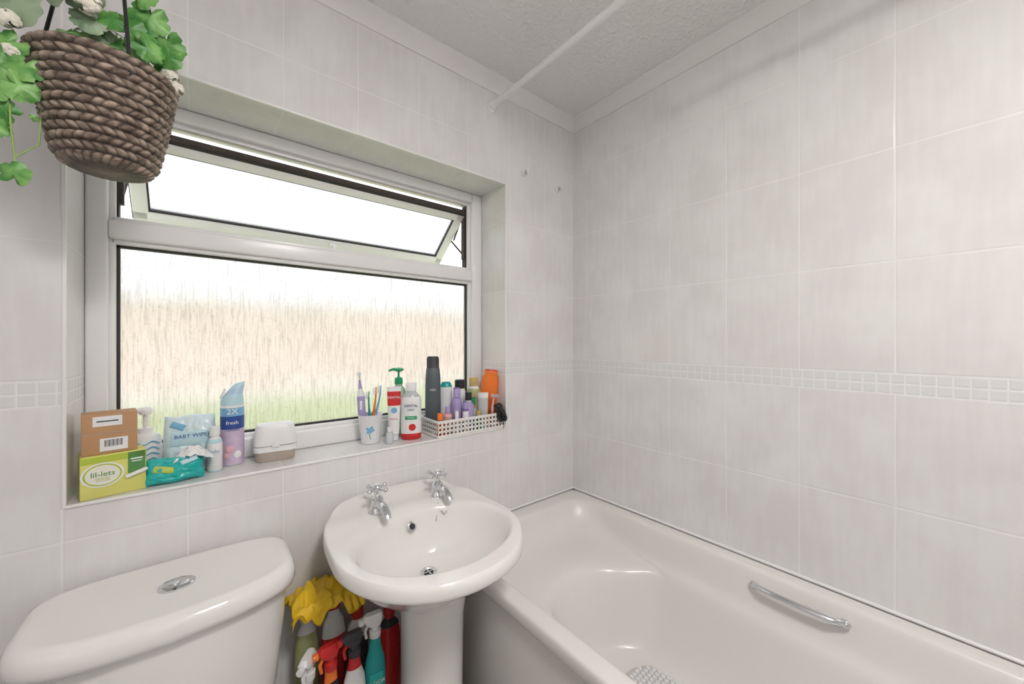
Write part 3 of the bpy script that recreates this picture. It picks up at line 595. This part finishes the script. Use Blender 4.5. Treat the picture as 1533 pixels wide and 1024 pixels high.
for i in range(nu):
    for j in range(nv): a=i*(nv+1)+j; fs.append((a,a+nv+1,a+nv+2,a+1))
b.raw(vs,fs,dyel)
for k,(fx,fz,fy) in enumerate(((.300,.552,1.056),(.318,.548,1.056),(.335,.553,1.058))):
    b.tube([(fx,fy+.03,fz+.012),(fx+.002,fy,fz),(fx+.006,fy-.004,fz-.018)],[.0105,.010,.0075],dyel,10); b.ball((fx+.006,fy-.004,fz-.018),.0075,dyel,u=10,v=8)
o=b.done('rubber_gloves',ang=70); md=o.modifiers.new('s','SOLIDIFY'); md.thickness=.0012

# ---------------------------------------------------------------- hanging basket
HB=empty('hanging_basket')
cxb,cyb,rimz=-.129,.992,1.727
m,nt,bs=newmat('wicker'); g=nt.nodes.new('ShaderNodeNewGeometry'); n=nt.nodes.new('ShaderNodeTexNoise'); n.inputs['Scale'].default_value=60; n.inputs['Detail'].default_value=4; L(nt,g.outputs['Position'],n.inputs['Vector'])
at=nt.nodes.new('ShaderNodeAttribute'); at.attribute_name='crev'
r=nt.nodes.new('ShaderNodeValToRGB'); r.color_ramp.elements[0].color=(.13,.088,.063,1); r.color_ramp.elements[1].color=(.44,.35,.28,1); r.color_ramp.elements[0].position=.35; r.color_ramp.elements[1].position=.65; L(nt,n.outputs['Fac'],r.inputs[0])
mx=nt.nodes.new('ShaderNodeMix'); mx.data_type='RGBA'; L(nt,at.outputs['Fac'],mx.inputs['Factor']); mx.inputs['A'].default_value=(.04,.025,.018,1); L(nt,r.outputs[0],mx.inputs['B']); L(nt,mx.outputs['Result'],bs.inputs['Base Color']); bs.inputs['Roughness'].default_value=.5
M_wick=m
rows=13; NT=480; sub=9; Hb=.182
vs=[];fs=[];cre=[]
def brad(t): return .056+.036*t**.75
ringsn=rows*sub
for k in range(ringsn+1):
    t=k/ringsn; row=min(int(t*rows),rows-1); fr=t*rows-row
    for j in range(NT):
        a=2*pi*j/NT
        wob=.25*noise.noise(Vector((math.cos(a)*3,math.sin(a)*3,row*1.7)))
        ph=a*15+row*1.9+(fr-.5)*1.9*(1 if row%2 else -1)+wob*3
        s_=abs(math.cos(ph)); prof_=max(0,math.sin(pi*min(max(fr,0),1)))**.55
        hgt=prof_*(.30+.70*s_**.55)
        rr_=brad(t)+.0085*hgt+.001*noise.noise(Vector((a*9,t*40,0)))-.002
        zz=rimz-Hb+Hb*t+.002*wob
        if t<.12: rr_-= .012*(1-t/.12)**2
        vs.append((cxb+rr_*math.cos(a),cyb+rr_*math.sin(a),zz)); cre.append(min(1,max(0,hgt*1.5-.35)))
for k in range(ringsn):
    for j in range(NT):
        a=k*NT+j; c_=k*NT+(j+1)%NT; fs.append((a,c_,c_+NT,a+NT))
ci=len(vs); vs.append((cxb,cyb,rimz-Hb)); cre.append(.6)
for j in range(NT): fs.append((ci,(j+1)%NT,j))
base=ringsn*NT; st=len(vs)
for j in range(NT):
    a=2*pi*j/NT; vs.append((cxb+.078*math.cos(a),cyb+.078*math.sin(a),rimz-.004)); cre.append(.4)
for j in range(NT): fs.append((base+j,base+(j+1)%NT,st+(j+1)%NT,st+j))
ci=len(vs); vs.append((cxb,cyb,rimz-.03)); cre.append(0)
for j in range(NT): fs.append((st+j,st+(j+1)%NT,ci))
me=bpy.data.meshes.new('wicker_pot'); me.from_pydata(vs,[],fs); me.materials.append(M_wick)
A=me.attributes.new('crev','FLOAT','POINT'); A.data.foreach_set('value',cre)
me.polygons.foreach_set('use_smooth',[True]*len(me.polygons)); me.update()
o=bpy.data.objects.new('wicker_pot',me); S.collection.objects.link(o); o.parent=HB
b=B(); apex=Vector((cxb,cyb,2.20))
for a in (-1.15,.45,2.9):
    p=Vector((cxb+.088*math.cos(a),cyb+.088*math.sin(a),rimz-.035)); q=Vector((cxb+.083*math.cos(a),cyb+.083*math.sin(a),rimz+.02))
    b.tube([p,q,q.lerp(apex,.5),apex],.0028,M_black,8)
b.tube([apex,(cxb,cyb,CZ-.012)],.003,M_black,8); b.lathe([(.014,0),(.012,.006),(.005,.012)],M_w,(cxb,cyb,CZ),(pi,0,0)); b.done('hanger_cord',HB)
M_leaf=simple2('leaf_green',(.06,.24,.04),(.22,.46,.13),38,.4); M_leaf2=simple2('leaf_dull_green',(.16,.25,.14),(.30,.40,.26),25,.5); M_pet=C('petal_white',(.84,.80,.70),.6,var=.08); M_stem=C('stem_green',(.28,.42,.12),.5)
def leaf(b,c,r,nrm,spin,mt,lobes=5,cup=.25):
    nrm=Vector(nrm).normalized(); q=nrm.to_track_quat('Z','Y').to_matrix().to_4x4(); Mx=Matrix.Translation(c)@q@Matrix.Rotation(spin,4,'Z')
    n=40; vs=[(0,0,0)]; fs=[]
    for ring in (.5,1.0):
        for j in range(n):
            a=2*pi*j/n; rad=r*(.82+.18*abs(math.cos(lobes*a/2))**.7+.05*math.cos(a*lobes*3)*(ring>.9))
            notch=1-.65*math.exp(-((a-pi)/.30)**2)
            rad*=notch*ring; x,y=rad*math.cos(a),rad*math.sin(a)
            z=-cup*r*(ring**2)*(.4+.6*abs(math.sin(lobes*a/2)))+.05*r*math.sin(a*3)
            vs.append((x,y,z))
    for j in range(n): fs.append((0,1+j,1+(j+1)%n)); fs.append((1+j,1+n+j,1+n+(j+1)%n,1+(j+1)%n))
    b.raw(vs,fs,mt,Mx)
def flower(b,c,r,k=14):
    for i in range(k):
        d=Vector((random.gauss(0,1),random.gauss(0,1)-.4,random.gauss(0,1)+.2)).normalized(); p=Vector(c)+d*r*random.uniform(.6,1)
        for q in range(4):
            a=q*pi/2+random.random(); tq=d.orthogonal().normalized(); t2=d.cross(tq); dd=tq*math.cos(a)+t2*math.sin(a)
            leaf(b,p+dd*r*.26,r*.34,d+dd*.3,random.random()*6,M_pet,3,.3)
b=B(); random.seed(11)
def R_(a): return random.uniform(-a,a)
for i in range(34):
    a=random.uniform(0,2*pi); rr2=random.uniform(.01,.080); z=rimz+.012+random.uniform(0,.05)
    p=(cxb+rr2*math.cos(a),cyb+rr2*math.sin(a),z)
    leaf(b,p,random.uniform(.020,.028),(math.cos(a)*.7+R_(.3),math.sin(a)*.7-.6,.35+R_(.4)),random.random()*6,random.choice((M_leaf,M_leaf,M_leaf2)),random.choice((5,5,7)))
for i in range(5):
    b.tube([(cxb+R_(.04),cyb+R_(.04),rimz-.01),(cxb+R_(.06),cyb+R_(.05),rimz+.05),(cxb-.03+R_(.06),cyb+R_(.05),rimz+.10)],.0015,M_stem,6)
for p,rd in (((-.072,.950,1.828),.030),((-.048,.965,1.800),.028),((-.085,.94,1.86),.028),((-.098,.95,1.795),.026),((-.046,.955,1.772),.022),((-.072,.93,1.760),.022),((-.105,.94,1.89),.028)):
    leaf(b,p,rd,(R_(.4),-1,-.2+R_(.4)),random.random()*6,M_leaf,5)
for p,rd in (((-.205,.92,1.80),.046),((-.19,.94,1.84),.042),((-.165,.92,1.86),.038),((-.225,.94,1.765),.038),((-.15,.94,1.82),.032)):
    leaf(b,p,rd,(-.3+R_(.4),-.9,-.3+R_(.4)),random.random()*6,M_leaf2,3,.15)
for p,rd in (((-.160,.905,1.805),.024),((-.140,.905,1.785),.020),((-.045,.980,1.752),.019),((-.036,.972,1.727),.015),((-.228,.94,1.735),.016),((-.228,.95,1.69),.012)): flower(b,p,rd,11)
def trail(pts,leaves):
    b.tube(pts,.0014,M_stem,6)
    for p,rd in leaves: leaf(b,p,rd,(R_(.5),-1,R_(.5)),random.random()*6,M_leaf,5)
trail([(-.19,.96,1.73),(-.215,.95,1.71),(-.23,.95,1.65),(-.228,.95,1.58),(-.222,.95,1.50)],
      [((-.232,.945,1.700),.026),((-.212,.94,1.670),.024),((-.240,.945,1.665),.024),((-.218,.94,1.637),.024),((-.240,.945,1.630),.024),((-.234,.95,1.598),.018),((-.245,.95,1.572),.020),((-.224,.945,1.502),.020),((-.245,.945,1.690),.022),((-.206,.95,1.655),.018)])
trail([(-.205,.965,1.70),(-.200,.965,1.62),(-.203,.965,1.56),(-.225,.955,1.53)],[((-.207,.96,1.60),.006)])
b.done('foliage',HB,ang=80)

# ---------------------------------------------------------------- fill lamp on the ceiling, added unseen behind camera to brighten the room
LA=empty('added_fill_lamp')
b=B(); b.lathe([(.19,0),(.19,-.03),(.175,-.035)],M_w,(.30,-.36,CZ)); b.done('added_fill_base',LA)
def area(name,loc,rot,size,en,col,shape='DISK',sy=None,parent=None):
    l=bpy.data.lights.new(name,'AREA'); l.shape=shape; l.size=size; l.energy=en; l.color=col
    if sy: l.size_y=sy
    o=bpy.data.objects.new(name,l); o.location=loc; o.rotation_euler=rot; S.collection.objects.link(o)
    if parent: o.parent=parent
    return o
area('added_fill_light',(.30,-.36,CZ-.04),(0,0,0),.34,19,(1,.96,.93),parent=LA)
su=bpy.data.lights.new('sun','SUN'); su.energy=3.6; su.angle=.02; su.color=(1,.97,.93); o=bpy.data.objects.new('sun',su); o.rotation_euler=(math.radians(40),0,math.radians(25)); S.collection.objects.link(o)
w=bpy.data.worlds.new('world'); S.world=w; w.use_nodes=True; bg=w.node_tree.nodes['Background']
sky=w.node_tree.nodes.new('ShaderNodeTexSky'); sky.sky_type='HOSEK_WILKIE'; sky.turbidity=6; sky.sun_direction=(.3,-.6,.75)
mx=w.node_tree.nodes.new('ShaderNodeMix'); mx.data_type='RGBA'; mx.inputs['Factor'].default_value=.08; mx.inputs['A'].default_value=(.955,.97,1,1)
w.node_tree.links.new(sky.outputs[0],mx.inputs['B']); w.node_tree.links.new(mx.outputs['Result'],bg.inputs[0]); bg.inputs[1].default_value=2.05

S.view_settings.view_transform='Standard'; S.view_settings.look='None'; S.view_settings.exposure=0
cd=bpy.data.cameras.new('camera'); cd.sensor_width=36; cd.lens=36*569/1533; cd.clip_start=.02; cd.clip_end=200
co=bpy.data.objects.new('camera',cd); co.location=(0,0,1.24); co.rotation_euler=(pi/2,0,math.radians(-39.35)); S.collection.objects.link(co); S.camera=co
